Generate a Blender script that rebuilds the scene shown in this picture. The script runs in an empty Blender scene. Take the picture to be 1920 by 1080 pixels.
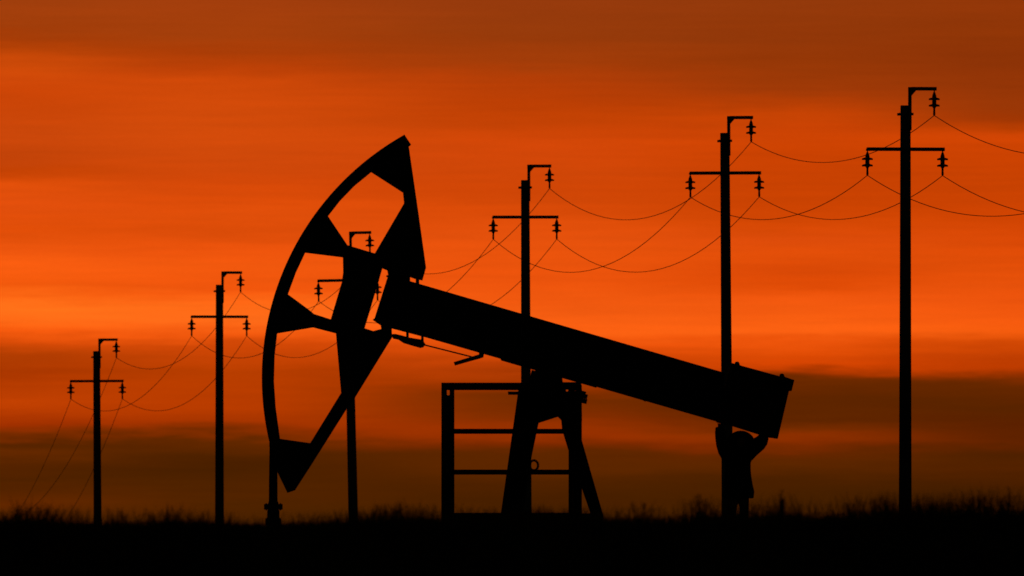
import bpy, bmesh, math, random
import numpy as np
from mathutils import Vector, Matrix

random.seed(7)
rng = np.random.default_rng(11)
sc = bpy.context.scene
COL = sc.collection

# ------------------------------------------------------------------ camera
F = 40000.0                      # focal length in photo pixels (1920 wide): a long telephoto
HORIZON = 1130.0                 # photo row at eye level (below the frame: the lens looks slightly up a rise)
PITCH = math.atan((HORIZON - 540.0) / F)
cam = bpy.data.cameras.new("camera")
cam.sensor_width = 36.0
cam.lens = F * 36.0 / 1920.0
cam.clip_start = 0.5
cam.clip_end = 80000.0
cam_o = bpy.data.objects.new("camera", cam)
COL.objects.link(cam_o)
cam_o.location = (0, 0, 0)
cam_o.rotation_euler = (math.pi / 2 + PITCH, 0, 0)
sc.camera = cam_o
cam.dof.use_dof = True              # focus just behind the well; the near crest goes soft
cam.dof.focus_distance = 410.0
cam.dof.aperture_fstop = 13.0


def W(px, py, Y):
    """point at distance Y that stands where the photo shows row py, column px"""
    cx, cy = (px - 960.0) / F, (540.0 - py) / F
    sp, cp = math.sin(PITCH), math.cos(PITCH)
    t = Y / (cp - cy * sp)
    return Vector((cx * t, Y, (sp + cy * cp) * t))


# ------------------------------------------------------------------ world: dusk sky behind banded cloud
def lin(c):
    c /= 255.0
    return c / 12.92 if c <= 0.04045 else ((c + 0.055) / 1.055) ** 2.4


world = bpy.data.worlds.new("World")
sc.world = world
world.use_nodes = True
nt = world.node_tree
nt.nodes.clear()
N, L = nt.nodes.new, nt.links.new


def math_node(op, a, b=None, c=None):
    n = N('ShaderNodeMath')
    n.operation = op
    for i, v in enumerate((a, b, c)):
        if v is None:
            continue
        if isinstance(v, (int, float)):
            n.inputs[i].default_value = v
        else:
            L(v, n.inputs[i])
    return n.outputs[0]


tc = N('ShaderNodeTexCoord')
sep = N('ShaderNodeSeparateXYZ')
L(tc.outputs['Generated'], sep.inputs[0])
elev = math_node('ARCSINE', sep.outputs[2])
az = math_node('ARCTAN2', sep.outputs[0], sep.outputs[1])


def sky_noise(kx, kz, detail, rough, seed):
    cx = N('ShaderNodeCombineXYZ')
    L(math_node('MULTIPLY', az, kx), cx.inputs[0])
    L(math_node('MULTIPLY', elev, kz), cx.inputs[1])
    cx.inputs[2].default_value = seed
    n = N('ShaderNodeTexNoise')
    n.noise_dimensions = '3D'
    n.inputs['Scale'].default_value = 1.0
    n.inputs['Detail'].default_value = detail
    n.inputs['Roughness'].default_value = rough
    L(cx.outputs[0], n.inputs['Vector'])
    return math_node('SUBTRACT', n.outputs[0], 0.5)


warp = sky_noise(90.0, 900.0, 4.0, 0.55, 3.1)
warp2 = sky_noise(260.0, 2600.0, 3.0, 0.6, 9.7)
# cloud row: elevation in mil-style units, 0 at the top of the banks seen here, 1 just over the land
row = math_node('MULTIPLY', math_node('SUBTRACT', HORIZON / F, elev), F / 1100.0)
row = math_node('ADD', row, math_node('MULTIPLY', warp, 0.045))
row = math_node('ADD', row, math_node('MULTIPLY', warp2, 0.026))

BANKS = [
    (-0.0240, [(0,155,60,12),(50,158,60,10),(75,162,58,6),(95,178,64,6),(120,200,72,8),(150,202,70,8),(180,196,66,6),
               (250,200,70,10),(300,192,66,8),(325,196,66,4),(350,222,78,10),(380,224,78,12),(430,220,76,8),(470,238,86,14),
               (500,246,92,16),(540,240,88,12),(570,255,112,25),(590,254,109,24),(620,244,90,14),(640,215,75,8),(665,175,60,2),
               (700,168,54,0),(750,192,64,2),(800,160,48,0),(815,125,44,0),(830,82,34,0),(850,96,38,0),(870,80,32,0),
               (900,72,30,0),(940,92,36,0),(975,74,32,0)]),
    (-0.0140, [(0,158,60,12),(60,158,60,10),(100,165,58,6),(130,182,62,6),(160,200,70,8),(230,208,74,10),(300,206,72,10),
               (340,206,70,8),(370,216,74,8),(400,222,78,10),(430,214,74,8),(470,232,82,12),(500,240,88,14),(540,236,84,12),
               (570,253,106,23),(600,253,107,25),(625,240,88,14),(645,205,70,6),(700,180,60,0),(750,185,60,0),(800,165,52,0),
               (825,95,38,0),(850,72,30,0),(880,66,28,0),(930,76,32,0),(975,66,30,0)]),
    (0.0010, [(0,145,56,12),(60,145,56,10),(120,158,58,8),(150,176,60,6),(190,180,60,4),(220,190,64,4),(250,202,68,6),
              (280,208,70,8),(320,206,70,8),(350,203,68,6),(400,215,74,8),(440,226,80,12),(480,230,82,12),(520,232,82,12),
              (560,236,86,14),(600,246,94,18),(625,248,96,18),(645,230,80,10),(680,185,62,4),(720,150,50,0),(745,112,42,0),
              (775,125,44,0),(800,150,48,0),(815,153,48,0),(832,122,40,0),(850,88,35,0),(880,84,34,0),(910,72,30,0),
              (940,66,28,0),(975,60,28,0)]),
    (0.0135, [(0,140,54,10),(60,138,52,8),(120,142,52,6),(170,152,54,6),(195,170,58,4),(215,195,66,4),(240,200,66,4),
              (280,202,66,2),(320,196,64,2),(380,200,66,2),(420,208,70,4),(450,222,76,10),(480,220,76,8),(505,216,72,6),
              (530,220,74,6),(560,238,86,14),(600,244,92,16),(625,248,96,18),(640,232,82,10),(665,215,72,4),(685,212,68,2),
              (697,170,54,0),(712,106,40,0),(750,92,36,0),(790,94,36,0),(810,120,44,0),(822,138,46,0),(832,128,42,0),
              (845,95,35,0),(870,84,34,0),(905,66,28,0),(950,62,28,0)]),
    (0.0240, [(0,140,52,8),(60,136,50,6),(120,134,48,6),(200,146,52,6),(220,158,54,4),(240,185,62,2),(255,206,68,4),
              (290,202,66,2),(340,195,64,2),(400,202,66,2),(450,215,72,6),(500,225,78,8),(530,228,80,10),(560,232,82,12),
              (600,240,88,14),(625,244,92,14),(645,210,72,4),(670,190,62,2),(690,185,58,0),(705,120,42,0),(720,100,38,0),
              (760,86,34,0),(800,90,32,0),(830,96,34,0),(850,74,30,0),(880,76,30,0),(910,64,26,0),(950,58,26,0)]),
]
col_out = None
prev_az = None
az_w = math_node('ADD', az, math_node('MULTIPLY', warp, 0.004))
for a0, stops in BANKS:
    r = N('ShaderNodeValToRGB')
    cr = r.color_ramp
    cr.interpolation = 'LINEAR'
    while len(cr.elements) > 1:
        cr.elements.remove(cr.elements[-1])
    for i, (y, R, G, B) in enumerate(stops):
        e = cr.elements[0] if i == 0 else cr.elements.new(y / 1100.0)
        e.position = y / 1100.0
        k = 1.14 if y > 838 else (1.09 if a0 > 0.01 else 1.05) if y < 215 else 1.0
        e.color = (lin(R) * k, lin(G) * k, lin(B) * k, 1)
    L(row, r.inputs[0])
    if col_out is None:
        col_out = r.outputs[0]
    else:
        mr = N('ShaderNodeMapRange')
        mr.interpolation_type = 'SMOOTHSTEP'
        mr.inputs['From Min'].default_value = prev_az
        mr.inputs['From Max'].default_value = a0
        L(az_w, mr.inputs['Value'])
        mx = N('ShaderNodeMix')
        mx.data_type = 'RGBA'
        L(mr.outputs[0], mx.inputs[0])
        L(col_out, mx.inputs[6])
        L(r.outputs[0], mx.inputs[7])
        col_out = mx.outputs[2]
    prev_az = a0
# thin streaks in the cloud sheet
streak = sky_noise(60.0, 1500.0, 5.0, 0.6, 21.0)
gain = math_node('ADD', 1.03, math_node('MULTIPLY', streak, 0.22))
streak2 = sky_noise(200.0, 5200.0, 3.0, 0.6, 33.0)
gain = math_node('MULTIPLY', gain, math_node('ADD', 1.0, math_node('MULTIPLY', streak2, 0.16)))
fine = sky_noise(4500.0, 6500.0, 2.0, 0.7, 5.0)
gain = math_node('MULTIPLY', gain, math_node('ADD', 1.0, math_node('MULTIPLY', fine, 0.07)))
vm = N('ShaderNodeVectorMath')
vm.operation = 'SCALE'
L(col_out, vm.inputs[0])
L(gain, vm.inputs['Scale'])

SUN_ELEV, SUN_AZ = math.radians(1.0), 0.0
nish = N('ShaderNodeTexSky')
nish.sky_type = 'NISHITA'
nish.sun_disc = False
nish.sun_elevation = SUN_ELEV
nish.sun_rotation = SUN_AZ
nish.air_density = 1.5
nish.dust_density = 3.0
dim = N('ShaderNodeVectorMath')
dim.operation = 'SCALE'
L(nish.outputs[0], dim.inputs[0])
dim.inputs['Scale'].default_value = 0.06

# the lit cloud lies low around the set sun; elsewhere the dusk sky is open
m1 = N('ShaderNodeMapRange')
m1.interpolation_type = 'SMOOTHSTEP'
m1.inputs['From Min'].default_value = 0.034
m1.inputs['From Max'].default_value = 0.13
m1.inputs['To Min'].default_value = 1.0
m1.inputs['To Max'].default_value = 0.0
L(elev, m1.inputs['Value'])
m2 = N('ShaderNodeMapRange')
m2.interpolation_type = 'SMOOTHSTEP'
m2.inputs['From Min'].default_value = 0.12
m2.inputs['From Max'].default_value = 0.7
m2.inputs['To Min'].default_value = 1.0
m2.inputs['To Max'].default_value = 0.0
L(math_node('ABSOLUTE', az), m2.inputs['Value'])
mask = math_node('MULTIPLY', m1.outputs[0], m2.outputs[0])
mix = N('ShaderNodeMix')
mix.data_type = 'RGBA'
L(mask, mix.inputs[0])
sc_n = N('ShaderNodeVectorMath')      # Background strength is 0.1: bring the cloud colours up to it
sc_n.operation = 'SCALE'
L(vm.outputs[0], sc_n.inputs[0])
sc_n.inputs['Scale'].default_value = 10.0
L(dim.outputs[0], mix.inputs[6])
L(sc_n.outputs[0], mix.inputs[7])
bg = N('ShaderNodeBackground')
bg.inputs['Strength'].default_value = 0.1
L(mix.outputs[2], bg.inputs['Color'])
wo = N('ShaderNodeOutputWorld')
L(bg.outputs[0], wo.inputs['Surface'])

# ------------------------------------------------------------------ the sun, almost gone behind the cloud bank
sun = bpy.data.lights.new("sun", 'SUN')
sun.energy = 0.02
sun.angle = math.radians(0.5)
sun.color = (1.0, 0.5, 0.2)
sun_o = bpy.data.objects.new("sun", sun)
COL.objects.link(sun_o)
sun_o.location = (0, 300, 60)
sun_o.rotation_euler = Vector((0, math.cos(SUN_ELEV), math.sin(SUN_ELEV))).to_track_quat('Z', 'Y').to_euler()

sc.view_settings.view_transform = 'Standard'
sc.view_settings.look = 'None'
sc.view_settings.exposure = 0.0
sc.view_settings.gamma = 1.0
sc.view_settings.use_curve_mapping = False
sc.cycles.max_bounces = 6
sc.cycles.transparent_max_bounces = 8
sc.cycles.filter_width = 1.6


# ------------------------------------------------------------------ materials
def material(name, c1, c2, scale, rough=0.8, spec=0.15, bump=0.0, metallic=0.0, translucent=None):
    m = bpy.data.materials.new(name)
    m.use_nodes = True
    t = m.node_tree
    b = t.nodes['Principled BSDF']
    co = t.nodes.new('ShaderNodeTexCoord')
    n = t.nodes.new('ShaderNodeTexNoise')
    n.inputs['Scale'].default_value = scale
    n.inputs['Detail'].default_value = 6.0
    t.links.new(co.outputs['Object'], n.inputs['Vector'])
    r = t.nodes.new('ShaderNodeValToRGB')
    r.color_ramp.elements[0].position = 0.35
    r.color_ramp.elements[1].position = 0.65
    r.color_ramp.elements[0].color = (*c1, 1)
    r.color_ramp.elements[1].color = (*c2, 1)
    t.links.new(n.outputs[0], r.inputs[0])
    t.links.new(r.outputs[0], b.inputs['Base Color'])
    b.inputs['Roughness'].default_value = rough
    b.inputs['Specular IOR Level'].default_value = spec
    b.inputs['Metallic'].default_value = metallic
    if bump:
        bp = t.nodes.new('ShaderNodeBump')
        bp.inputs['Strength'].default_value = bump
        bp.inputs['Distance'].default_value = 0.01
        t.links.new(n.outputs[0], bp.inputs['Height'])
        t.links.new(bp.outputs[0], b.inputs['Normal'])
    if translucent:
        tr = t.nodes.new('ShaderNodeBsdfTranslucent')
        tr.inputs['Color'].default_value = (*translucent, 1)
        mx = t.nodes.new('ShaderNodeMixShader')
        mx.inputs[0].default_value = 0.35
        t.links.new(b.outputs[0], mx.inputs[1])
        t.links.new(tr.outputs[0], mx.inputs[2])
        t.links.new(mx.outputs[0], t.nodes['Material Output'].inputs['Surface'])
    return m


M_STEEL = material('painted_steel', (0.030, 0.030, 0.032), (0.050, 0.046, 0.042), 6.0, 0.75, 0.1, 0.3)
M_RUST = material('rusty_steel', (0.050, 0.026, 0.016), (0.085, 0.045, 0.028), 9.0, 0.9, 0.05, 0.4)
M_RAIL = material('rail_paint', (0.045, 0.040, 0.035), (0.070, 0.055, 0.040), 8.0, 0.8, 0.1)
M_CONC = material('concrete', (0.20, 0.19, 0.18), (0.28, 0.27, 0.25), 4.0, 0.95, 0.05, 0.4)
M_ZINC = material('galvanised_steel', (0.12, 0.12, 0.12), (0.18, 0.18, 0.18), 12.0, 0.8, 0.1)
M_GLAZE = material('insulator_glaze', (0.060, 0.030, 0.018), (0.090, 0.045, 0.028), 8.0, 0.55, 0.2)
M_WIRE = material('wire', (0.10, 0.10, 0.10), (0.14, 0.14, 0.14), 5.0, 0.8, 0.1)
M_GROUND = material('soil', (0.030, 0.026, 0.016), (0.055, 0.045, 0.028), 0.7, 1.0, 0.0)
M_GRASS = material('grass', (0.040, 0.050, 0.016), (0.085, 0.075, 0.030), 0.9, 0.95, 0.0, translucent=(0.075, 0.085, 0.02))
M_WEED = material('weed', (0.035, 0.045, 0.015), (0.070, 0.065, 0.026), 2.0, 0.95, 0.0, translucent=(0.06, 0.07, 0.018))
M_COAT = material('coat_cloth', (0.020, 0.021, 0.026), (0.034, 0.034, 0.040), 14.0, 1.0, 0.02)
M_FUR = material('hood_fur', (0.030, 0.025, 0.020), (0.055, 0.045, 0.036), 40.0, 1.0, 0.0)
M_SKIN = material('skin', (0.32, 0.19, 0.13), (0.36, 0.22, 0.15), 10.0, 0.7, 0.1)
M_EYE = material('eye', (0.02, 0.02, 0.02), (0.03, 0.03, 0.03), 3.0, 0.4, 0.3)


# ------------------------------------------------------------------ helpers
def link(name, bm, mat, parent=None, smooth=False):
    bmesh.ops.recalc_face_normals(bm, faces=bm.faces)
    me = bpy.data.meshes.new(name)
    bm.to_mesh(me)
    bm.free()
    me.materials.append(mat)
    if smooth:
        for p in me.polygons:
            p.use_smooth = True
    o = bpy.data.objects.new(name, me)
    COL.objects.link(o)
    if parent:
        o.parent = parent
        o.matrix_parent_inverse = parent_world(parent).inverted()
    return o


def parent_world(o):
    m = o.matrix_basis.copy()
    if o.parent:
        m = parent_world(o.parent) @ o.matrix_parent_inverse @ m
    return m


def empty(name, loc, label, cat, group=None):
    o = bpy.data.objects.new(name, None)
    o.empty_display_size = 0.3
    COL.objects.link(o)
    o.location = loc
    tag(o, label, cat, group)
    return o


def tag(o, label, cat, group=None, kind=None):
    if label:
        o['label'] = label
    if cat:
        o['category'] = cat
    if group:
        o['group'] = group
    if kind:
        o['kind'] = kind


def add_box(bm, lo, hi, mat=None):
    vs = []
    for x in (lo[0], hi[0]):
        for y in (lo[1], hi[1]):
            for z in (lo[2], hi[2]):
                v = Vector((x, y, z))
                vs.append(bm.verts.new(mat @ v if mat else v))
    for f in ((0, 1, 3, 2), (4, 6, 7, 5), (0, 4, 5, 1), (2, 3, 7, 6), (0, 2, 6, 4), (1, 5, 7, 3)):
        bm.faces.new([vs[i] for i in f])


def add_tube(bm, a, b, r0, r1=None, seg=12):
    a, b = Vector(a), Vector(b)
    r1 = r0 if r1 is None else r1
    d = (b - a).normalized()
    u = d.orthogonal().normalized()
    v = d.cross(u)
    A, B = [], []
    for i in range(seg):
        t = 2 * math.pi * i / seg
        o = u * math.cos(t) + v * math.sin(t)
        A.append(bm.verts.new(a + o * r0))
        B.append(bm.verts.new(b + o * r1))
    for i in range(seg):
        j = (i + 1) % seg
        bm.faces.new((A[i], A[j], B[j], B[i]))
    bm.faces.new(A[::-1])
    bm.faces.new(B)


def add_lathe(bm, prof, c=(0, 0, 0), seg=16):
    rings = []
    for r, z in prof:
        if r < 1e-5:
            rings.append([bm.verts.new((c[0], c[1], c[2] + z))])
        else:
            rings.append([bm.verts.new((c[0] + r * math.cos(2 * math.pi * i / seg), c[1] + r * math.sin(2 * math.pi * i / seg), c[2] + z)) for i in range(seg)])
    for A, B in zip(rings, rings[1:]):
        for i in range(seg):
            j = (i + 1) % seg
            q = [A[i % len(A)], A[j % len(A)], B[j % len(B)], B[i % len(B)]]
            q = list(dict.fromkeys(q))
            if len(q) > 2:
                bm.faces.new(q)
    for R in (rings[0], rings[-1]):
        if len(R) > 2:
            bm.faces.new(R)


def add_prism(bm, pts, Y, y0, y1, holes=()):
    """plate with the outline pts (photo rows/columns taken at distance Y), from depth y0 to y1"""
    def loop(ps):
        vs = []
        for p in ps:
            w = W(p[0], p[1], Y)
            vs.append(bm.verts.new((w.x, y0, w.z)))
        return vs, [bm.edges.new((vs[i], vs[(i + 1) % len(vs)])) for i in range(len(vs))]
    edges = []
    for ps in (pts, *holes):
        edges += loop(ps)[1]
    res = bmesh.ops.triangle_fill(bm, use_beauty=True, use_dissolve=False, edges=edges)
    faces = [g for g in res['geom'] if isinstance(g, bmesh.types.BMFace)]
    ext = bmesh.ops.extrude_face_region(bm, geom=faces)
    for g in ext['geom']:
        if isinstance(g, bmesh.types.BMVert):
            g.co.y = y1


def new():
    return bmesh.new()


def copy_tree(o, parent=None):
    c = o.copy()
    COL.objects.link(c)
    if parent:
        c.parent = parent
    for ch in [x for x in bpy.data.objects if x.parent == o]:
        copy_tree(ch, c)
    return c


# ------------------------------------------------------------------ ground: a rise with the well on it, falling away behind
TY = [-3000, 0, 80, 150, 180, 260, 342, 400, 493, 540, 585, 631, 676, 722, 768, 900, 1500, 6000, 40000]
TZ = [-1.6, -1.6, -1.2, 0.28, 0.60, 0.86, 1.03, 1.10, 1.42, 1.50, 1.20, 0.60, -0.05, -1.50, -5.0, -13, -25, -40, -60]


def smooth_noise(x, y):
    return (np.sin(x * 0.9 + 1.3 * np.sin(y * 0.37)) + np.sin(y * 0.8 + x * 0.31 + 2.0) + np.sin(x * 2.3 - y * 1.1)) / 3.0


def ground_z(x, y):
    x, y = np.asarray(x, float), np.asarray(y, float)
    z = sum(np.interp(y + k, TY, TZ) for k in (-8, -4, 0, 4, 8)) / 5.0
    near = np.exp(-((y - 181) / 10.0) ** 2)
    z = z + near * (0.075 + 0.038 * np.clip(x / 4.35, -1.6, 1.6))
    z = z + 0.010 * smooth_noise(x * 1.3, y) * np.exp(-((y - 185) / 50) ** 2)
    return z


def axis(parts):
    return np.unique(np.concatenate([np.linspace(a, b, n) for a, b, n in parts]))


gx = axis([(-40000, -2000, 12), (-2000, -60, 16), (-60, 60, 160), (60, 2000, 16), (2000, 40000, 12)])
gy = axis([(-3000, 0, 6), (0, 150, 20), (150, 280, 140), (280, 400, 80), (400, 900, 100), (900, 6000, 20), (6000, 40000, 10)])
GX, GY = np.meshgrid(gx, gy)
GZ = ground_z(GX, GY)
nv = len(gx)
verts = np.stack([GX.ravel(), GY.ravel(), GZ.ravel()], 1)
idx = np.arange(len(gy) * nv).reshape(len(gy), nv)
faces = np.stack([idx[:-1, :-1].ravel(), idx[:-1, 1:].ravel(), idx[1:, 1:].ravel(), idx[1:, :-1].ravel()], 1)
me = bpy.data.meshes.new('ground')
me.from_pydata(verts.tolist(), [], faces.tolist())
me.materials.append(M_GROUND)
for p in me.polygons:
    p.use_smooth = True
ground = bpy.data.objects.new('ground', me)
COL.objects.link(ground)
ground['kind'] = 'structure'

# ------------------------------------------------------------------ pumpjack
YP = 342.0
pump = empty('pumpjack', (W(1000, 1010, YP).x, YP, W(1000, 1010, YP).z),
             'large black oil pumpjack with a curved horsehead on its left end', 'pumpjack')


def fit_circle(ps):
    A = np.array([[2 * x, 2 * y, 1] for x, y in ps])
    b = np.array([x * x + y * y for x, y in ps])
    s = np.linalg.lstsq(A, b, rcond=None)[0]
    return s[0], s[1], math.sqrt(s[2] + s[0] ** 2 + s[1] ** 2)


OUT = [(758.6, 252.6), (713, 282.5), (669, 315.6), (637, 348.6), (596.5, 394), (571, 432), (543, 479), (527, 517), (514.6, 555),
       (506.5, 592.6), (496.3, 637), (491.4, 682), (491.4, 735), (498.3, 792), (505, 829)]
ccx, ccy, cr_ = fit_circle(OUT)
a_top = math.atan2(252.6 - ccy, 758.6 - ccx)
a_bot = math.atan2(831 - ccy, 505 - ccx)
if a_top < 0:
    a_top += 2 * math.pi
if a_bot < 0:
    a_bot += 2 * math.pi


def arc(r, a, b, n):
    return [(ccx + r * math.cos(a + (b - a) * i / n), ccy + r * math.sin(a + (b - a) * i / n)) for i in range(n + 1)]


# walking beam (parent of what is bolted to it)
beam_web = [(725, 516), (735, 517.5), (1360, 699.5), (1360, 794), (940, 676), (938, 672.5), (800, 633), (735, 616), (713, 609.5), (699, 600)]
b = new()
add_prism(b, [(727, 519), (735, 520.5), (1358, 702), (1358, 791), (940, 673), (800, 630), (735, 613), (714, 606.5), (702, 598)], YP, YP - 0.14, YP + 0.14)
beam = link('walking_beam', b, M_STEEL, pump)
b = new()
add_prism(b, [(725, 516), (735, 517.5), (1360, 699.5), (1360, 702.6), (735, 520.7), (724, 519)], YP, YP - 0.2, YP + 0.2)
link('top_flange', b, M_STEEL, beam)
b = new()
add_prism(b, [(699, 600), (713, 609.5), (735, 616), (800, 633), (938, 672.5), (940, 676), (1118, 727), (1119, 725.5), (1360, 795), (1360, 791.2), (940, 672.8), (800, 629.8), (735, 612.8), (714, 606.2), (701, 597.5)], YP, YP - 0.2, YP + 0.2)
link('bottom_flange', b, M_STEEL, beam)
for x0 in (1120, 1230):
    b = new()
    yt, yb = 517.5 + (x0 - 735) * 0.2912, 676 + (x0 - 940) * 0.2858
    add_prism(b, [(x0, yt + 4.5), (x0 + 5, yt + 6), (x0 - 19, yb - 5.5), (x0 - 24, yb - 7)], YP, YP - 0.19, YP - 0.143)
    link('stiffener', b, M_STEEL, beam)
b = new()
add_prism(b, [(1364, 703), (1372, 681), (1466, 707), (1480, 712), (1452, 821.5), (1441, 820.5), (1375, 799.5), (1343, 791.5)], YP, YP - 0.32, YP + 0.32)
cw = link('counterweight', b, M_RUST, beam)
b = new()
add_prism(b, [(1466, 705), (1489, 713), (1484, 733), (1479, 733), (1458, 822.5), (1451, 822), (1470, 730)], YP, YP - 0.35, YP + 0.35)
link('end_plate', b, M_STEEL, cw)
for lx, ly in ((1382, 683.5), (1466, 706)):
    b = new()
    c = W(lx, ly, YP)
    add_lathe(b, [(0.0, 0.05), (0.03, 0.04), (0.045, 0.0), (0.045, -0.08)], (c.x, c.y, c.z))
    link('lifting_lug', b, M_STEEL, cw)
b = new()
add_prism(b, [(733, 627), (740, 626), (752, 628.5), (768, 633), (786, 636), (792, 637), (798, 645.5), (794, 651), (788, 652.5), (772, 648), (757, 643.5), (747, 637), (737, 635)], YP, YP - 0.12, YP + 0.12)
for bx, by in ((764, 628), (792, 636)):
    add_prism(b, [(bx - 2.5, by - 6), (bx + 2.5, by - 5), (bx + 2.5, by + 6), (bx - 2.5, by + 6)], YP, YP - 0.05, YP + 0.05)
link('locking_latch', b, M_RUST, beam)
b = new()
add_tube(b, W(795, 646.5, YP), W(884, 669, YP), 0.012)
link('latch_cable', b, M_WIRE, beam)
b = new()
add_prism(b, [(850.5, 679), (898, 664.5), (898, 657), (908, 660), (906.5, 670), (899, 672.5), (853, 685.5)], YP, YP - 0.06, YP + 0.06)
link('latch_lever', b, M_RUST, beam)
for hp in ([(779.5, 518), (786, 520), (786, 533.5), (779.5, 531.5)], [(734, 514), (769, 514), (769, 528), (734, 519)], [(713.5, 608), (734.5, 614), (735, 631), (716, 625)]):
    b = new()
    add_prism(b, hp, YP, YP - 0.12, YP + 0.12)
    link('head_hinge', b, M_STEEL, beam)

# horsehead: two cheek plates cut with openings, a curved track across their edge, webs between
HOLE_A = [(695.7, 322.5), (755.5, 361), (757.7, 381.7), (703, 475.5), (651.6, 460), (614.8, 405), (637, 376.5), (664, 348.5)]
HOLE_B = [(572, 473.6), (643, 482.4), (643.7, 517), (643, 523), (620.4, 599), (589, 589), (582, 583), (560, 566.7), (539.6, 551.7), (554.5, 511)]
HOLE_C = [(519.5, 625), (586.7, 613.8), (630, 625), (632.8, 657.8), (639.7, 737), (581.9, 831), (524.8, 822.8), (516.7, 763.7), (513.4, 714.8), (514.8, 666)]
head_out = arc(cr_ - 3.5, a_top, a_bot, 40) + [(512, 850), (518.7, 882), (539, 924), (553, 919), (582, 874), (649, 768), (667, 743), (724.4, 649.6), (735.5, 632),
            (716, 617), (713.3, 617.5), (700, 621), (683.3, 615.6), (693, 584), (702, 553), (706.7, 538), (716.7, 503), (726, 506.7), (728, 517),
            (769, 519.5), (779, 523), (792, 525.6), (798.8, 501.3), (784, 395), (766.5, 274.6), (770.5, 271)]
b = new()
for y0, y1 in ((YP - 0.24, YP - 0.21), (YP + 0.21, YP + 0.24)):
    add_prism(b, head_out, YP, y0, y1, (HOLE_A, HOLE_B, HOLE_C))
head = link('horsehead', b, M_STEEL, pump)
b = new()
add_prism(b, arc(cr_, a_top, a_bot, 64) + arc(cr_ - 4.2, a_bot, a_top, 64), YP, YP - 0.3, YP + 0.3)
link('curved_track', b, M_STEEL, head)
b = new()
add_prism(b, [(647, 486), (704, 480), (713, 506), (702, 540), (680, 614), (700, 624), (664, 735), (644, 735), (636, 650), (630, 610)], YP, YP - 0.19, YP + 0.19)
link('head_spine', b, M_STEEL, head)
b = new()
add_prism(b, [(757, 256), (768, 273), (764, 276), (752, 262)], YP, YP - 0.28, YP + 0.28)
link('cable_clamp', b, M_RUST, head)

# samson post: two pairs of legs under the saddle bearing
def leg(pts, dy):
    b_ = new()
    add_prism(b_, pts, YP, YP + dy - 0.07, YP + dy + 0.07)
    return link('post_leg', b_, M_STEEL, post)


b = new()
add_prism(b, [(997, 694), (1053, 708), (1057, 722), (1055, 790), (1046, 781), (1010, 793), (975, 793), (970, 742), (990, 720)], YP, YP - 0.3, YP + 0.3)
post = link('samson_post', b, M_STEEL, pump)
for dy in (-0.55, 0.55):
    leg([(972, 730), (1012, 730), (1010, 793), (996, 860), (980, 964), (939, 964)], dy)
    leg([(1050, 760), (1078, 760), (1091, 827), (1130, 964), (1108, 964), (1064, 838), (1054, 805)], dy)
b = new()
for dy in (-0.4, 0.4):
    pass
add_prism(b, [(974, 735), (1076, 735), (1078, 770), (1062, 790), (1054, 789), (1046, 781), (1012, 792), (976, 785)], YP, YP - 0.62, YP + 0.62)
link('cross_head', b, M_STEEL, post)
b = new()
c = W(1028, 702, YP)
add_tube(b, (c.x, YP - 0.42, c.z), (c.x, YP + 0.42, c.z), 0.13, seg=20)
add_prism(b, [(1004, 693), (1054, 707), (1056, 722), (998, 716)], YP, YP - 0.25, YP + 0.25)
link('saddle_bearing', b, M_RUST, pump)
b = new()
add_prism(b, [(952, 735), (976, 735), (976, 741), (953, 741)], YP, YP - 0.75, YP - 0.63)
link('step_bracket', b, M_STEEL, post)
b = new()
ring = [W(1001 + 8.0 * math.cos(t), 873 + 9.5 * math.sin(t), YP) for t in np.linspace(0, 2 * math.pi, 17)[:-1]]
for i in range(16):
    p, q = ring[i].copy(), ring[(i + 1) % 16].copy()
    p.y = q.y = YP - 0.62
    add_tube(b, p, q, 0.02, seg=6)
link('hook_ring', b, M_RUST, post)
b = new()
add_prism(b, [(938, 963), (1131, 963), (1131, 974), (938, 974)], YP, YP - 0.75, YP - 0.5)
add_prism(b, [(938, 963), (1131, 963), (1131, 974), (938, 974)], YP, YP + 0.5, YP + 0.75)
add_prism(b, [(935, 974), (1130, 974), (1130, 1016), (935, 1016)], YP, YP - 0.9, YP + 0.9)
link('base_frame', b, M_CONC, pump)

# ------------------------------------------------------------------ guard cage around the post
cage = empty('guard_railing', (W(960, 1010, YP).x, YP - 1.0, W(960, 1010, YP).z),
             'square steel guard railing round the foot of the pumpjack, with two middle rails', 'railing')
YC0, YC1 = YP - 1.15, YP + 1.15


def post_px(x0, x1, y0, y1, Y, name='railing_post'):
    b_ = new()
    add_prism(b_, [(x0, y0), (x1, y0), (x1, y1), (x0, y1)], Y, Y - 0.045, Y + 0.045)
    return link(name, b_, M_RAIL, cage)


post_px(827.5, 838, 719, 1014, YC0)
post_px(843, 852, 731, 1014, YC1)
post_px(1080, 1091, 722, 1014, YC0)
post_px(1066, 1075, 722, 1014, YC1)
post_px(827.5, 1056, 717.5, 731.5, YC0 - 0.09, 'top_rail')
post_px(1056, 1090, 716.5, 722.5, YC0 - 0.09, 'top_rail')
post_px(840, 1074, 719, 730.5, YC1 + 0.092, 'top_rail')
for yy in (804, 880.5):
    post_px(829, 1090, yy, yy + 9.5, YC0 - 0.09, 'middle_rail')
    post_px(844, 1074, yy + 0.8, yy + 9.5, YC1 + 0.092, 'middle_rail')
post_px(829, 1090, 961.5, 984, YC0 - 0.09, 'bottom_rail')
for xa, nm in ((833, 'side_rail'), (1078, 'side_rail')):
    for yy in (726, 809, 885):
        b = new()
        A, B = W(xa, yy, YC0), W(xa, yy, YC1)
        add_box(b, (A.x - 0.035, YC0 + 0.046, A.z - 0.035), (A.x + 0.035, YC1 - 0.046, A.z + 0.035))
        link(nm, b, M_RAIL, cage)
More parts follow.
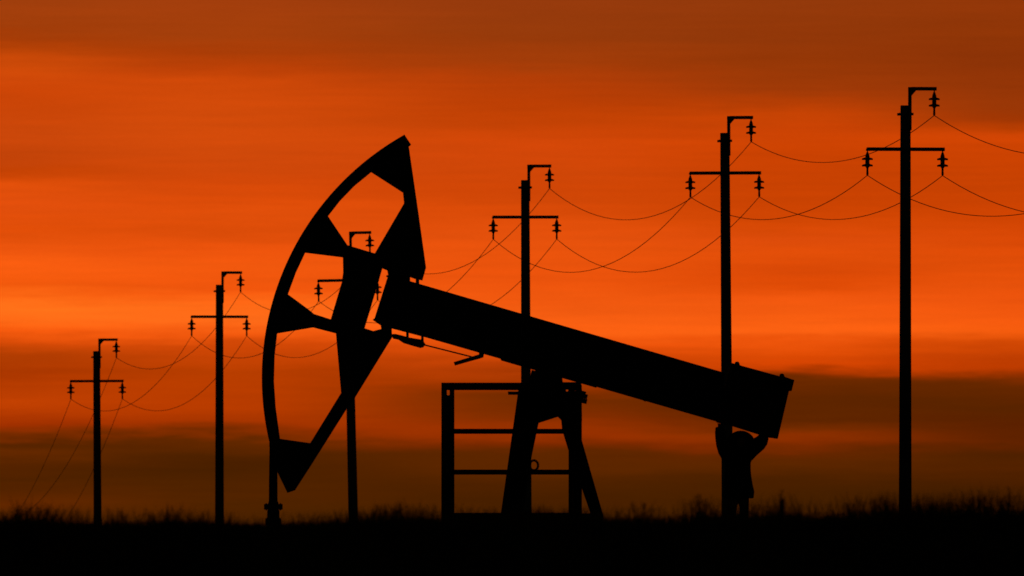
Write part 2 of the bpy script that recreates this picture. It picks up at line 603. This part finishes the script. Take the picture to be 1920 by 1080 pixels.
# mesh panel closing the narrow sides
for xa, xb in ((836, 846), (1074, 1082)):
    b = new()
    add_prism(b, [(xa, 742), (xb, 742), (xb, 1010), (xa, 1010)], YP, YP - 1.0, YP + 1.0)
    link('side_panel', b, M_RAIL, cage)
# control box bolted to the top of the right-hand posts
b = new()
add_prism(b, [(1056, 722.5), (1090, 722.5), (1091, 790), (1056, 790)], YP, YP - 1.02, YP - 0.72, ([(1061, 731), (1065, 731), (1065, 735), (1061, 735)], [(1077, 731), (1082, 731), (1082, 734), (1077, 734)]))
cb = link('junction_box', b, M_STEEL, cage)
b = new()
for zx, zy, r in ((1094, 738, 4), (1097, 744, 4.5), (1096, 753, 4.5)):
    c = W(zx, zy, YP)
    add_tube(b, (c.x - 0.06, YP - 0.85, c.z + 0.012), (c.x + 0.035, YP - 0.85, c.z - 0.012), r / 117.0, seg=10)
link('cable_gland', b, M_RUST, cb)

# ------------------------------------------------------------------ wellhead with its polished rod
pw = W(512.5, 1010, YP)
well = empty('wellhead', (pw.x, YP, pw.z), 'flanged wellhead in the grass with a rod rising to the horsehead', 'wellhead')


def wz(py):
    return W(512.5, py, YP).z


P = 1 / 117.0
b = new()
add_lathe(b, [(11.5 * P, wz(1014)), (11.5 * P, wz(958)), (10 * P, wz(955)), (10 * P, wz(944)), (8.5 * P, wz(940))], (pw.x, YP, 0), 20)
link('casing', b, M_RUST, well)
for y0, y1, r in ((945, 955.5, 17.5), (972, 984, 15)):
    b = new()
    add_lathe(b, [(r * P, wz(y1)), (r * P, wz(y0))], (pw.x, YP, 0), 24)
    fl = link('flange', b, M_RUST, well)
    for k in range(8):
        b = new()
        t = 2 * math.pi * (k + 0.5) / 8
        cx_, cy_ = pw.x + (r - 3.2) * P * math.cos(t), YP + (r - 3.2) * P * math.sin(t)
        add_tube(b, (cx_, cy_, wz(y1) - 0.012), (cx_, cy_, wz(y0) + 0.012), 0.012, seg=6)
        link('bolt', b, M_STEEL, fl)
b = new()
add_lathe(b, [(8.2 * P, wz(943)), (8.0 * P, wz(900)), (7.2 * P, wz(850)), (7.0 * P, wz(832))], (pw.x - 0.002, YP, 0), 16)
link('polished_rod', b, M_STEEL, well)
b = new()
add_box(b, (pw.x - 7.5 * P, YP - 0.17, wz(838)), (pw.x + 7.0 * P, YP + 0.17, wz(829)))
link('rod_clamp', b, M_STEEL, well)

# ------------------------------------------------------------------ power line poles
POLE_H = 10.3


def lathe_ins(parent, x, z):
    bb = new()
    add_lathe(bb, [(0.012, 0.0), (0.014, -0.06), (0.022, -0.065), (0.05, -0.15), (0.05, -0.40), (0.03, -0.43), (0.024, -0.44),
                   (0.028, -0.58), (0.02, -0.60)], (x, 0, z), 12)
    ins = link('insulator', bb, M_GLAZE, parent, True)
    for dz in (-0.215, -0.365):
        bb = new()
        add_lathe(bb, [(0.045, dz + 0.03), (0.09, dz + 0.02), (0.128, dz + 0.004), (0.128, dz - 0.03), (0.09, dz - 0.026), (0.045, dz - 0.03)], (x, 0, z), 20)
        link('disc', bb, M_GLAZE, ins)
    return ins


def build_pole():
    root = empty('utility_pole', (0, 0, 0), 'x', 'utility pole', 'utility poles of the power line')
    bb = new()
    ring_t, ring_b = [], []
    for (sx, sy) in ((-1, -1), (1, -1), (0.8, 1), (-0.8, 1)):
        ring_t.append(bb.verts.new((0.118 * sx, 0.115 * sy, POLE_H - 0.42)))
        ring_b.append(bb.verts.new((0.155 * sx, 0.145 * sy, -1.2)))
    for i in range(4):
        j = (i + 1) % 4
        bb.faces.new((ring_t[i], ring_t[j], ring_b[j], ring_b[i]))
    bb.faces.new(ring_t)
    bb.faces.new(ring_b)
    bmesh.ops.bevel(bb, geom=[e for e in bb.edges], offset=0.012, segments=1, affect='EDGES')
    link('pole', bb, M_CONC, root)
    bb = new()
    zt = POLE_H
    for s in ((-0.9, -0.125),):
        pass
    add_box(bb, (-0.905, -0.195, zt - 1.48), (0.905, -0.122, zt - 1.395))
    add_box(bb, (-0.875 - 0.03, -0.122, zt - 1.475), (-0.875 + 0.03, 0.03, zt - 1.42))
    add_box(bb, (0.875 - 0.03, -0.122, zt - 1.475), (0.875 + 0.03, 0.03, zt - 1.42))
    link('crossarm', bb, M_ZINC, root)
    bb = new()
    add_box(bb, (0.055, -0.205, zt - 1.0), (0.13, -0.125, zt))
    add_box(bb, (0.1302, -0.2, zt - 0.08), (0.712, -0.127, zt + 0.004))
    add_box(bb, (0.65, -0.127, zt - 0.075), (0.71, 0.03, zt - 0.02))
    v = [bb.verts.new(p) for p in ((0.1304, -0.19, zt - 0.0805), (0.235, -0.19, zt - 0.0805), (0.1304, -0.19, zt - 0.20),
                                   (0.1304, -0.14, zt - 0.0805), (0.235, -0.14, zt - 0.0805), (0.1304, -0.14, zt - 0.20))]
    for f in ((0, 1, 2), (3, 5, 4), (0, 3, 4, 1), (1, 4, 5, 2), (2, 5, 3, 0)):
        bb.faces.new([v[i] for i in f])
    link('top_bracket', bb, M_ZINC, root)
    bb = new()
    add_box(bb, (-0.165, -0.24, zt - 0.655), (0.17, -0.206, zt - 0.595))
    add_box(bb, (-0.165, 0.125, zt - 0.655), (0.17, 0.16, zt - 0.595))
    add_tube(bb, (-0.145, -0.206, zt - 0.625), (-0.145, 0.125, zt - 0.625), 0.018, seg=8)
    add_tube(bb, (0.152, -0.206, zt - 0.625), (0.152, 0.125, zt - 0.625), 0.018, seg=8)
    link('clamp_band', bb, M_ZINC, root)
    lathe_ins(root, -0.875, zt - 1.44)
    lathe_ins(root, 0.875, zt - 1.44)
    lathe_ins(root, 0.68, zt - 0.05)
    return root


ATT_LOCAL = {'left': Vector((-0.875, 0, POLE_H - 2.04)), 'right': Vector((0.875, 0, POLE_H - 2.04)), 'upper': Vector((0.68, 0, POLE_H - 0.65))}
YAW = math.atan(4.75 / 45.8)
POLES = [  # top column, bracket row, column at the foot, distance, label
    (1697, 163.5, 1696, 493, 'tallest concrete power pole at the far right, standing clear right of the pumpjack tail'),
    (1358, 218, 1363, 539, 'concrete power pole passing behind the pumpjack tail and the person'),
    (984, 309, 986, 585, 'concrete power pole rising behind the middle of the pumpjack beam'),
    (650, 434.5, 661.5, 631, 'slightly leaning power pole seen through the openings of the horsehead'),
    (411, 509, 411, 676, 'power pole just left of the horsehead, second from the left'),
    (180.5, 635, 182.5, 722, 'smallest and farthest power pole, at the far left'),
]
proto = build_pole()
attach = []
for i, (xt, yt, xb, D, lab) in enumerate(POLES):
    o = proto if i == 0 else copy_tree(proto)
    top = W(xt, yt, D)
    th = math.atan((xt - xb) / (960 - yt))
    rot = Matrix.Rotation(YAW, 4, 'Z') @ Matrix.Rotation(th, 4, 'Y')
    base = top - rot @ Vector((0, 0, POLE_H))
    o.location = base
    o.rotation_euler = (0, th, YAW)
    o['label'] = lab
    attach.append({k: base + rot @ v for k, v in ATT_LOCAL.items()})

E0 = {'left': W(2055, 357, 447), 'upper': W(2182, 244, 447), 'right': W(2212, 362, 447)}
E7 = {'left': W(-68, 1057, 768), 'upper': W(14, 978, 768), 'right': W(29, 1060, 768)}
SAG = [0.73, 0.78, 1.36, 1.34, 1.14, 1.19, 1.15]
WLAB = {'upper': 'topmost wire of the power line, hung from the short brackets on the pole tops',
        'left': 'lower wire of the power line on the left ends of the crossarms',
        'right': 'lower wire of the power line on the right ends of the crossarms'}
for k in ('upper', 'left', 'right'):
    pts = [E0[k]] + [a[k] for a in attach] + [E7[k]]
    line = []
    for s, (A, B) in enumerate(zip(pts, pts[1:])):
        for j in range(24 if s < 6 else 25):
            t = j / 24.0
            p = A.lerp(B, t)
            p.z -= 4 * SAG[s] * t * (1 - t)
            line.append(p)
    bb = new()
    R0, seg, rings = 0.0090, 6, []
    for i, p in enumerate(line):
        d = (line[min(i + 1, len(line) - 1)] - line[max(i - 1, 0)]).normalized()
        u = Vector((0, 0, 1)).cross(d).normalized()
        v = d.cross(u)
        rings.append([bb.verts.new(p + (u * math.cos(2 * math.pi * q / seg) + v * math.sin(2 * math.pi * q / seg)) * R0) for q in range(seg)])
    for A, B in zip(rings, rings[1:]):
        for q in range(seg):
            bb.faces.new((A[q], A[(q + 1) % seg], B[(q + 1) % seg], B[q]))
    wo_ = link('power_line_wire', bb, M_WIRE, None, True)
    tag(wo_, WLAB[k], 'wire', 'wires of the power line')

# ------------------------------------------------------------------ the person holding the beam tail
YQ = 342.0
pp = W(1384, 1012, YQ)
person = empty('person', pp, 'person in a long hooded coat with both arms raised against the pumpjack tail', 'person')


def J(px, py, dy=0.0):
    w = W(px, py, YQ)
    return Vector((w.x, YQ + dy, w.z))


def skin_body():
    vs, ed, rad = [], [], []

    def add(p, r, parent=None):
        vs.append(p)
        rad.append(r)
        i = len(vs) - 1
        if parent is not None:
            ed.append((parent, i))
        return i

    pel = add(J(1384, 922), 0.135)
    sp = add(J(1384, 895), 0.125, pel)
    ch = add(J(1385, 868), 0.14, sp)
    nb = add(J(1387, 851), 0.075, ch)
    nk = add(J(1389, 843, -0.01), 0.058, nb)
    h1 = add(J(1390, 836, -0.02), 0.085, nk)
    h2 = add(J(1390, 826, -0.015), 0.102, h1)
    h3 = add(J(1390, 816, 0.0), 0.082, h2)
    nose = add(J(1390, 830, -0.118), 0.017, h2)
    for s, (hip, kn, an, toe) in enumerate((((1374, 938), (1371, 970), (1370, 1004), (1366, 1009)), ((1395, 938), (1395.5, 970), (1396.2, 1004), (1400, 1009)))):
        a = add(J(*hip), 0.088, pel)
        k = add(J(*kn, -0.02), 0.062, a)
        cf = add(J((kn[0] + an[0]) / 2, kn[1] + 12, 0.01), 0.058, k)
        n = add(J(*an, 0.02), 0.042, cf)
        f = add(J(toe[0], toe[1], -0.10), 0.042, n)
        add(J(toe[0] + (1 if s else -1), toe[1] + 1, -0.19), 0.032, f)
    arms = (((1367, 855, 0.0), (1355, 834, -0.09), (1350, 808, -0.03), (1350, 799, 0.0), -1),
            ((1401, 852, 0.0), (1422, 834, -0.06), (1431, 822.5, 0.03), (1431, 817, 0.09), 1))
    tips = []
    for sh, el, wr, pa, s in arms:
        a = add(J(*sh), 0.078, ch)
        m = add(J((sh[0] + el[0]) / 2, (sh[1] + el[1]) / 2, (sh[2] + el[2]) / 2), 0.068, a)
        e = add(J(*el), 0.058, m)
        fm = add(J((el[0] + wr[0]) / 2, (el[1] + wr[1]) / 2, (el[2] + wr[2]) / 2), 0.05, e)
        w = add(J(*wr), 0.036, fm)
        p = add(J(*pa), 0.036, w)
        tips.append((p, pa, s))
        for k, (dx, ln) in enumerate(((-3.3, 0.9), (-1.1, 1.0), (1.1, 0.95), (3.3, 0.75))):
            f1 = add(J(pa[0] + dx, pa[1] - 3.2, pa[2] - 0.01), 0.0095, p)
            f2 = add(J(pa[0] + dx * 1.15, pa[1] - 4.6, pa[2] + 0.03 * ln), 0.0088, f1)
            add(J(pa[0] + dx * 1.2, pa[1] - 4.9, pa[2] + 0.06 * ln), 0.008, f2)
        t1 = add(J(pa[0] + s * -4.5, pa[1] + 0.3, pa[2] - 0.02), 0.011, p)
        add(J(pa[0] + s * -6.8, pa[1] - 2.6, pa[2] - 0.02), 0.0095, t1)
    me_ = bpy.data.meshes.new('body')
    me_.from_pydata([tuple(v) for v in vs], ed, [])
    o = bpy.data.objects.new('body', me_)
    COL.objects.link(o)
    sk = o.modifiers.new('skin', 'SKIN')
    lay = me_.skin_vertices[0] if me_.skin_vertices else None
    if lay is None:
        bpy.context.view_layer.objects.active = o
        bpy.context.view_layer.update()
        lay = me_.skin_vertices[0]
    for i, r in enumerate(rad):
        lay.data[i].radius = (r, r)
        lay.data[i].use_root = (i == 0)
    sd = o.modifiers.new('sub', 'SUBSURF')
    sd.levels = sd.render_levels = 2
    dg = bpy.context.evaluated_depsgraph_get()
    m2_ = bpy.data.meshes.new_from_object(o.evaluated_get(dg))
    o.modifiers.clear()
    o.data = m2_
    m2_.name = 'body'
    m2_.materials.clear()
    m2_.materials.append(M_SKIN)
    for p_ in m2_.polygons:
        p_.use_smooth = True
    o.parent = person
    o.matrix_parent_inverse = parent_world(person).inverted()
    return o


body = skin_body()


def loft(rings, seg=28, close_top=False, close_bot=False, wob=0.0):
    bb = new()
    R = []
    for (cx_, py, hw, hd, dy) in rings:
        c = J(cx_, py, dy)
        ring_ = []
        for i in range(seg):
            t = 2 * math.pi * i / seg
            k = 1 + wob * math.sin(5 * t + py * 0.2)
            ring_.append(bb.verts.new((c.x + hw * P * k * math.cos(t), c.y + hd * k * math.sin(t), c.z)))
        R.append(ring_)
    for A, B in zip(R, R[1:]):
        for i in range(seg):
            j = (i + 1) % seg
            bb.faces.new((A[i], A[j], B[j], B[i]))
    if close_top:
        bb.faces.new(R[0])
    if close_bot:
        bb.faces.new(R[-1])
    return bb


b = loft([(1389, 834, 14, 0.10, 0.03), (1388, 839, 22, 0.14, 0.02), (1387, 847, 25, 0.16, 0.01), (1386, 857, 25.5, 0.165, 0), (1384, 868, 24, 0.17, 0), (1383, 882, 24.5, 0.165, 0), (1383, 893, 25.5, 0.165, 0),
          (1384, 908, 27.5, 0.175, 0), (1385, 922, 29, 0.18, 0), (1385, 934, 28.5, 0.18, 0), (1385, 934.5, 26.5, 0.165, 0), (1384, 905, 24, 0.15, 0)], wob=0.02)
link('coat', b, M_COAT, person, True)


def sleeve(pts):
    bb = new()
    pts = [(J(*p[:3]), p[3]) for p in pts]
    R = []
    seg = 14
    for i, (p, r) in enumerate(pts):
        d = (pts[min(i + 1, len(pts) - 1)][0] - pts[max(i - 1, 0)][0]).normalized()
        u = Vector((0, 1, 0)).cross(d).normalized()
        v = d.cross(u)
        R.append([bb.verts.new(p + (u * math.cos(2 * math.pi * q / seg) + v * math.sin(2 * math.pi * q / seg)) * r) for q in range(seg)])
    for A, B in zip(R, R[1:]):
        for q in range(seg):
            bb.faces.new((A[q], A[(q + 1) % seg], B[(q + 1) % seg], B[q]))
    bb.faces.new(R[0])
    return link('sleeve', bb, M_COAT, person, True)


sleeve([(1376, 860, 0.0, 0.14), (1367, 853, -0.02, 0.14), (1359, 843, -0.06, 0.12), (1354.5, 832, -0.09, 0.105), (1351.5, 820, -0.07, 0.092), (1350, 810, -0.035, 0.082), (1349.5, 802, -0.015, 0.07)])
sleeve([(1391, 853, 0.0, 0.15), (1400, 846.5, -0.01, 0.165), (1409, 840.5, -0.03, 0.145), (1417, 836, -0.05, 0.128), (1423.5, 831.5, -0.06, 0.118), (1428.5, 826, -0.03, 0.105), (1431, 821, 0.01, 0.09), (1431.5, 818, 0.035, 0.078)])
for q in (((1375, 926), (1374, 938), (1371.5, 968), (1370.5, 985), (1370.2, 1001)), ((1394, 926), (1395, 938), (1395.5, 968), (1396, 985), (1396.2, 1001))):
    lg = sleeve([(*p, dy_, r_) for p, dy_, r_ in zip(q, (0.0, 0.0, -0.015, 0.005, 0.015), (0.088, 0.08, 0.068, 0.066, 0.064))])
    lg.name = 'trouser_leg'
    x0, y0 = q[-1]
    b = loft([(x0, y0 - 6, 7.0, 0.062, 0.015), (x0, y0, 6.6, 0.066, 0.01), (x0, y0 + 4, 6.4, 0.14, -0.06), (x0, y0 + 7, 6.8, 0.185, -0.095), (x0, y0 + 10.5, 7.0, 0.19, -0.1)], 20, True, True)
    link('boot', b, M_EYE, person, True)
# hood: a thick shell open towards the face
b = new()
c = J(1389, 833, 0.03)
seg, rows_ = 28, 14
R = []
for shell, k in ((0, 1.0), (1, 0.82)):
    rr = []
    rng_ = range(rows_ + 1) if shell == 0 else range(rows_, -1, -1)
    for i in rng_:
        ph = math.pi * (0.02 + 0.74 * i / rows_)       # from the back of the head round to the opening
        ring_ = []
        for j in range(seg):
            t = 2 * math.pi * j / seg
            x = math.sin(ph) * math.cos(t)
            z = math.sin(ph) * math.sin(t)
            y = math.cos(ph)
            sq = 1.0 + (0.06 if z < 0 else 0.0)
            ring_.append(b.verts.new((c.x + 0.235 * k * x * sq, c.y + 0.18 * k * y, c.z + (0.220 if z > 0 else 0.19) * k * z)))
        rr.append(ring_)
    R += rr
for A, B in zip(R, R[1:]):
    for j in range(seg):
        q = (j + 1) % seg
        b.faces.new((A[j], A[q], B[q], B[j]))
b.faces.new(R[0])
b.faces.new(R[-1])
link('hood', b, M_FUR, person, True)
for sx in (-1, 1):
    b = new()
    bmesh.ops.create_uvsphere(b, u_segments=10, v_segments=8, radius=0.014, matrix=Matrix.Translation(J(1390 + sx * 3.7, 826.5, -0.105)))
    link('eye', b, M_EYE, person, True)
b = new()
mth = J(1390, 836.5, -0.108)
add_box(b, (mth.x - 0.024, mth.y - 0.004, mth.z - 0.006), (mth.x + 0.024, mth.y + 0.012, mth.z + 0.006))
bmesh.ops.bevel(b, geom=[e for e in b.edges], offset=0.004, segments=2, affect='EDGES')
link('mouth', b, M_SKIN, person, True)


# ------------------------------------------------------------------ grass and weeds on the rise
def build_blades(name, base, h, lean, width, mat, stiff=0.5):
    """bent tapering blades: two quads and a tip each"""
    n = len(h)
    ang = rng.uniform(0, 2 * math.pi, n)
    la = rng.uniform(0, 2 * math.pi, n)
    lx, ly = np.cos(la) * lean, np.sin(la) * lean
    wx, wy = np.cos(ang) * width / 2, np.sin(ang) * width / 2
    V = np.zeros((n, 7, 3))
    for k, (f, wf, bend) in enumerate(((0, 1, 0), (0.45, 0.85, 0.2), (0.8, 0.5, 0.62))):
        V[:, 2 * k, 0] = base[:, 0] + lx * bend * h - wx * wf
        V[:, 2 * k, 1] = base[:, 1] + ly * bend * h - wy * wf
        V[:, 2 * k + 1, 0] = base[:, 0] + lx * bend * h + wx * wf
        V[:, 2 * k + 1, 1] = base[:, 1] + ly * bend * h + wy * wf
        V[:, 2 * k:2 * k + 2, 2] = (base[:, 2] + h * f * (1 - 0.12 * bend * np.abs(lean)))[:, None]
    V[:, 6, 0] = base[:, 0] + lx * h
    V[:, 6, 1] = base[:, 1] + ly * h
    V[:, 6, 2] = base[:, 2] + h * (1 - 0.25 * lean)
    i0 = (np.arange(n) * 7)[:, None]
    quads = np.concatenate([i0 + np.array([0, 1, 3, 2]), i0 + np.array([2, 3, 5, 4])])
    tris = i0 + np.array([4, 5, 6])
    me_ = bpy.data.meshes.new(name)
    vv = V.reshape(-1, 3)
    me_.vertices.add(len(vv))
    me_.vertices.foreach_set('co', vv.ravel())
    loops = np.concatenate([quads.ravel(), tris.ravel()])
    starts = np.concatenate([np.arange(len(quads)) * 4, len(quads) * 4 + np.arange(len(tris)) * 3])
    me_.loops.add(len(loops))
    me_.loops.foreach_set('vertex_index', loops.astype(np.int32))
    me_.polygons.add(len(starts))
    me_.polygons.foreach_set('loop_start', starts.astype(np.int32))
    me_.update(calc_edges=True)
    me_.validate()
    me_.materials.append(mat)
    o = bpy.data.objects.new(name, me_)
    COL.objects.link(o)
    return o


def clump(x, y):
    """0..1 patchiness of the sward"""
    v = (np.sin(x * 2.1 + 0.6 * np.sin(y * 1.7)) + np.sin(x * 5.3 + y * 1.3 + 1.0) * 0.8 + np.sin(x * 11.7 - y * 2.9 + 4.0) * 0.6 + np.sin(x * 0.75 + 2.2) * 0.8) / 3.2
    return np.clip(0.5 + 0.5 * v, 0, 1)


# how tall the growth stands along the crest (metres across -> height in photo rows)
ENV_X = [0, 40, 85, 140, 222, 270, 318, 370, 440, 500, 545, 600, 680, 715, 750, 800, 860, 905, 1000, 1060, 1130, 1200, 1250, 1310, 1350, 1420, 1465, 1510, 1550, 1600,
         1650, 1690, 1745, 1790, 1842, 1886, 1920]
ENV_H = [31, 47, 44, 38, 40, 31, 43, 32, 28, 26, 33, 27, 31, 38, 43, 36, 40, 33, 34, 30, 34, 42, 38, 52, 44, 45, 54, 42, 46, 52,
         52, 42, 48, 42, 58, 60, 50]
S180 = 180.0 / F                                   # metres per photo row at the crest
xs, ys, hs, wd = [], [], [], []
for (n, y0, y1, f0, f1, xw, env) in ((42000, 174, 186, 0.25, 0.85, 5.6, 1), (30000, 177, 186, 0.6, 1.85, 5.6, 2), (9000, 186, 204, 0.3, 0.9, 6, 1), (7000, 330, 356, 0.2, 0.45, 11, 0), (8000, 150, 172, 0.04, 0.12, 5.5, 0)):
    x = rng.uniform(-xw, xw, n)
    y = rng.uniform(y0, y1, n)
    k = clump(x * 1.9, y)
    keep = rng.uniform(0, 1, n) < ((0.03 + 0.97 * k ** 2.2) if env == 2 else (0.3 + 0.7 * k))
    x, y, k = x[keep], y[keep], k[keep]
    q = rng.beta(1.6, 1.9, len(x))
    hh = f0 + (f1 - f0) * q * (0.45 + 0.55 * k)
    if env:
        hh = hh * np.interp(x / S180 + 960, ENV_X, ENV_H) * S180
    xs.append(x); ys.append(y); hs.append(hh)
    wd.append(rng.uniform(0.0028, 0.0065, len(x)) if env else rng.uniform(0.004, 0.010, len(x)))
xs, ys, hs, wd = map(np.concatenate, (xs, ys, hs, wd))
base = np.stack([xs, ys, ground_z(xs, ys) - 0.02], 1)
grass = build_blades('grass', base, hs, rng.uniform(0.05, 0.7, len(xs)), wd, M_GRASS)
tag(grass, 'dark dry grass along the crest of the rise', 'grass', None, 'stuff')


def weed(px, D, rows, spread_px, stems, label, spiky=False):
    g = W(px, 985, D)
    gz = float(ground_z(g.x, D))
    height, spread = rows * S180, spread_px * S180
    root = empty('weed_plant', (g.x, D, gz), label, 'weed', 'weeds standing above the grass')
    st = new()
    pts, hh, ln, ww = [], [], [], []
    for s in range(stems):
        a = random.uniform(0, 2 * math.pi)
        l = spread * math.sqrt(random.uniform(0, 1)) * (0.6 if spiky else 1.0)
        fall = (1 - 0.75 * l / spread) if spiky else (1 - 0.4 * (l / spread) ** 2)
        hgt = height * random.uniform(0.7, 1.0) * fall
        tip = Vector((g.x + l * math.cos(a), D + l * math.sin(a), gz + hgt))
        bs = Vector((g.x + 0.45 * l * math.cos(a), D + 0.45 * l * math.sin(a), gz - 0.03))
        mid = bs.lerp(tip, 0.55) + Vector((random.uniform(-0.012, 0.012), random.uniform(-0.012, 0.012), 0.01))
        add_tube(st, bs, mid, 0.0032, 0.0022, 5)
        add_tube(st, mid, tip, 0.0022, 0.0008, 5)
        for q in range(int((46 if spiky else 26) * hgt / 0.2)):
            t = random.uniform(0.2, 1.0)
            p = bs.lerp(mid, t / 0.55) if t < 0.55 else mid.lerp(tip, (t - 0.55) / 0.45)
            pts.append((p.x, p.y, p.z))
            hh.append(random.uniform(0.015, 0.048) * (1.25 - 0.6 * t))
            ln.append(random.uniform(0.4, 1.8))
            ww.append(random.uniform(0.0025, 0.0065))
    link('stem', st, M_WEED, root)
    lf = build_blades('foliage', np.array(pts), np.array(hh), np.array(ln), np.array(ww), M_WEED)
    lf.parent = root
    lf.matrix_parent_inverse = parent_world(root).inverted()


weed(1465, 181, 70, 17, 14, 'tallest pointed weed, standing in the grass right of the person', True)
weed(1652, 180, 53, 30, 20, 'rounded weed left of the foot of the rightmost pole')
weed(1602, 182, 52, 24, 14, 'loose weed midway between the tallest pointed weed and the rightmost pole')
weed(1748, 181, 50, 32, 18, 'low weed just right of the foot of the rightmost pole')
weed(1842, 180, 63, 32, 22, 'broad bushy weed near the right edge')
weed(1888, 182, 66, 16, 12, 'narrow upright weed at the right edge, right of the bushy one')
weed(1312, 181, 58, 24, 16, 'bushy weed just left of the person')
weed(1200, 182, 45, 36, 18, 'low spreading weed right of the guard railing')
weed(40, 180, 50, 20, 13, 'upright weed at the far left edge')
weed(88, 182, 42, 28, 14, 'spreading weed left of the farthest power pole')
weed(222, 180, 38, 22, 12, 'low weed right of the foot of the farthest power pole')
weed(318, 181, 42, 20, 10, 'thin weed between the two leftmost power poles')
weed(752, 182, 42, 15, 9, 'thin weed left of the guard railing')
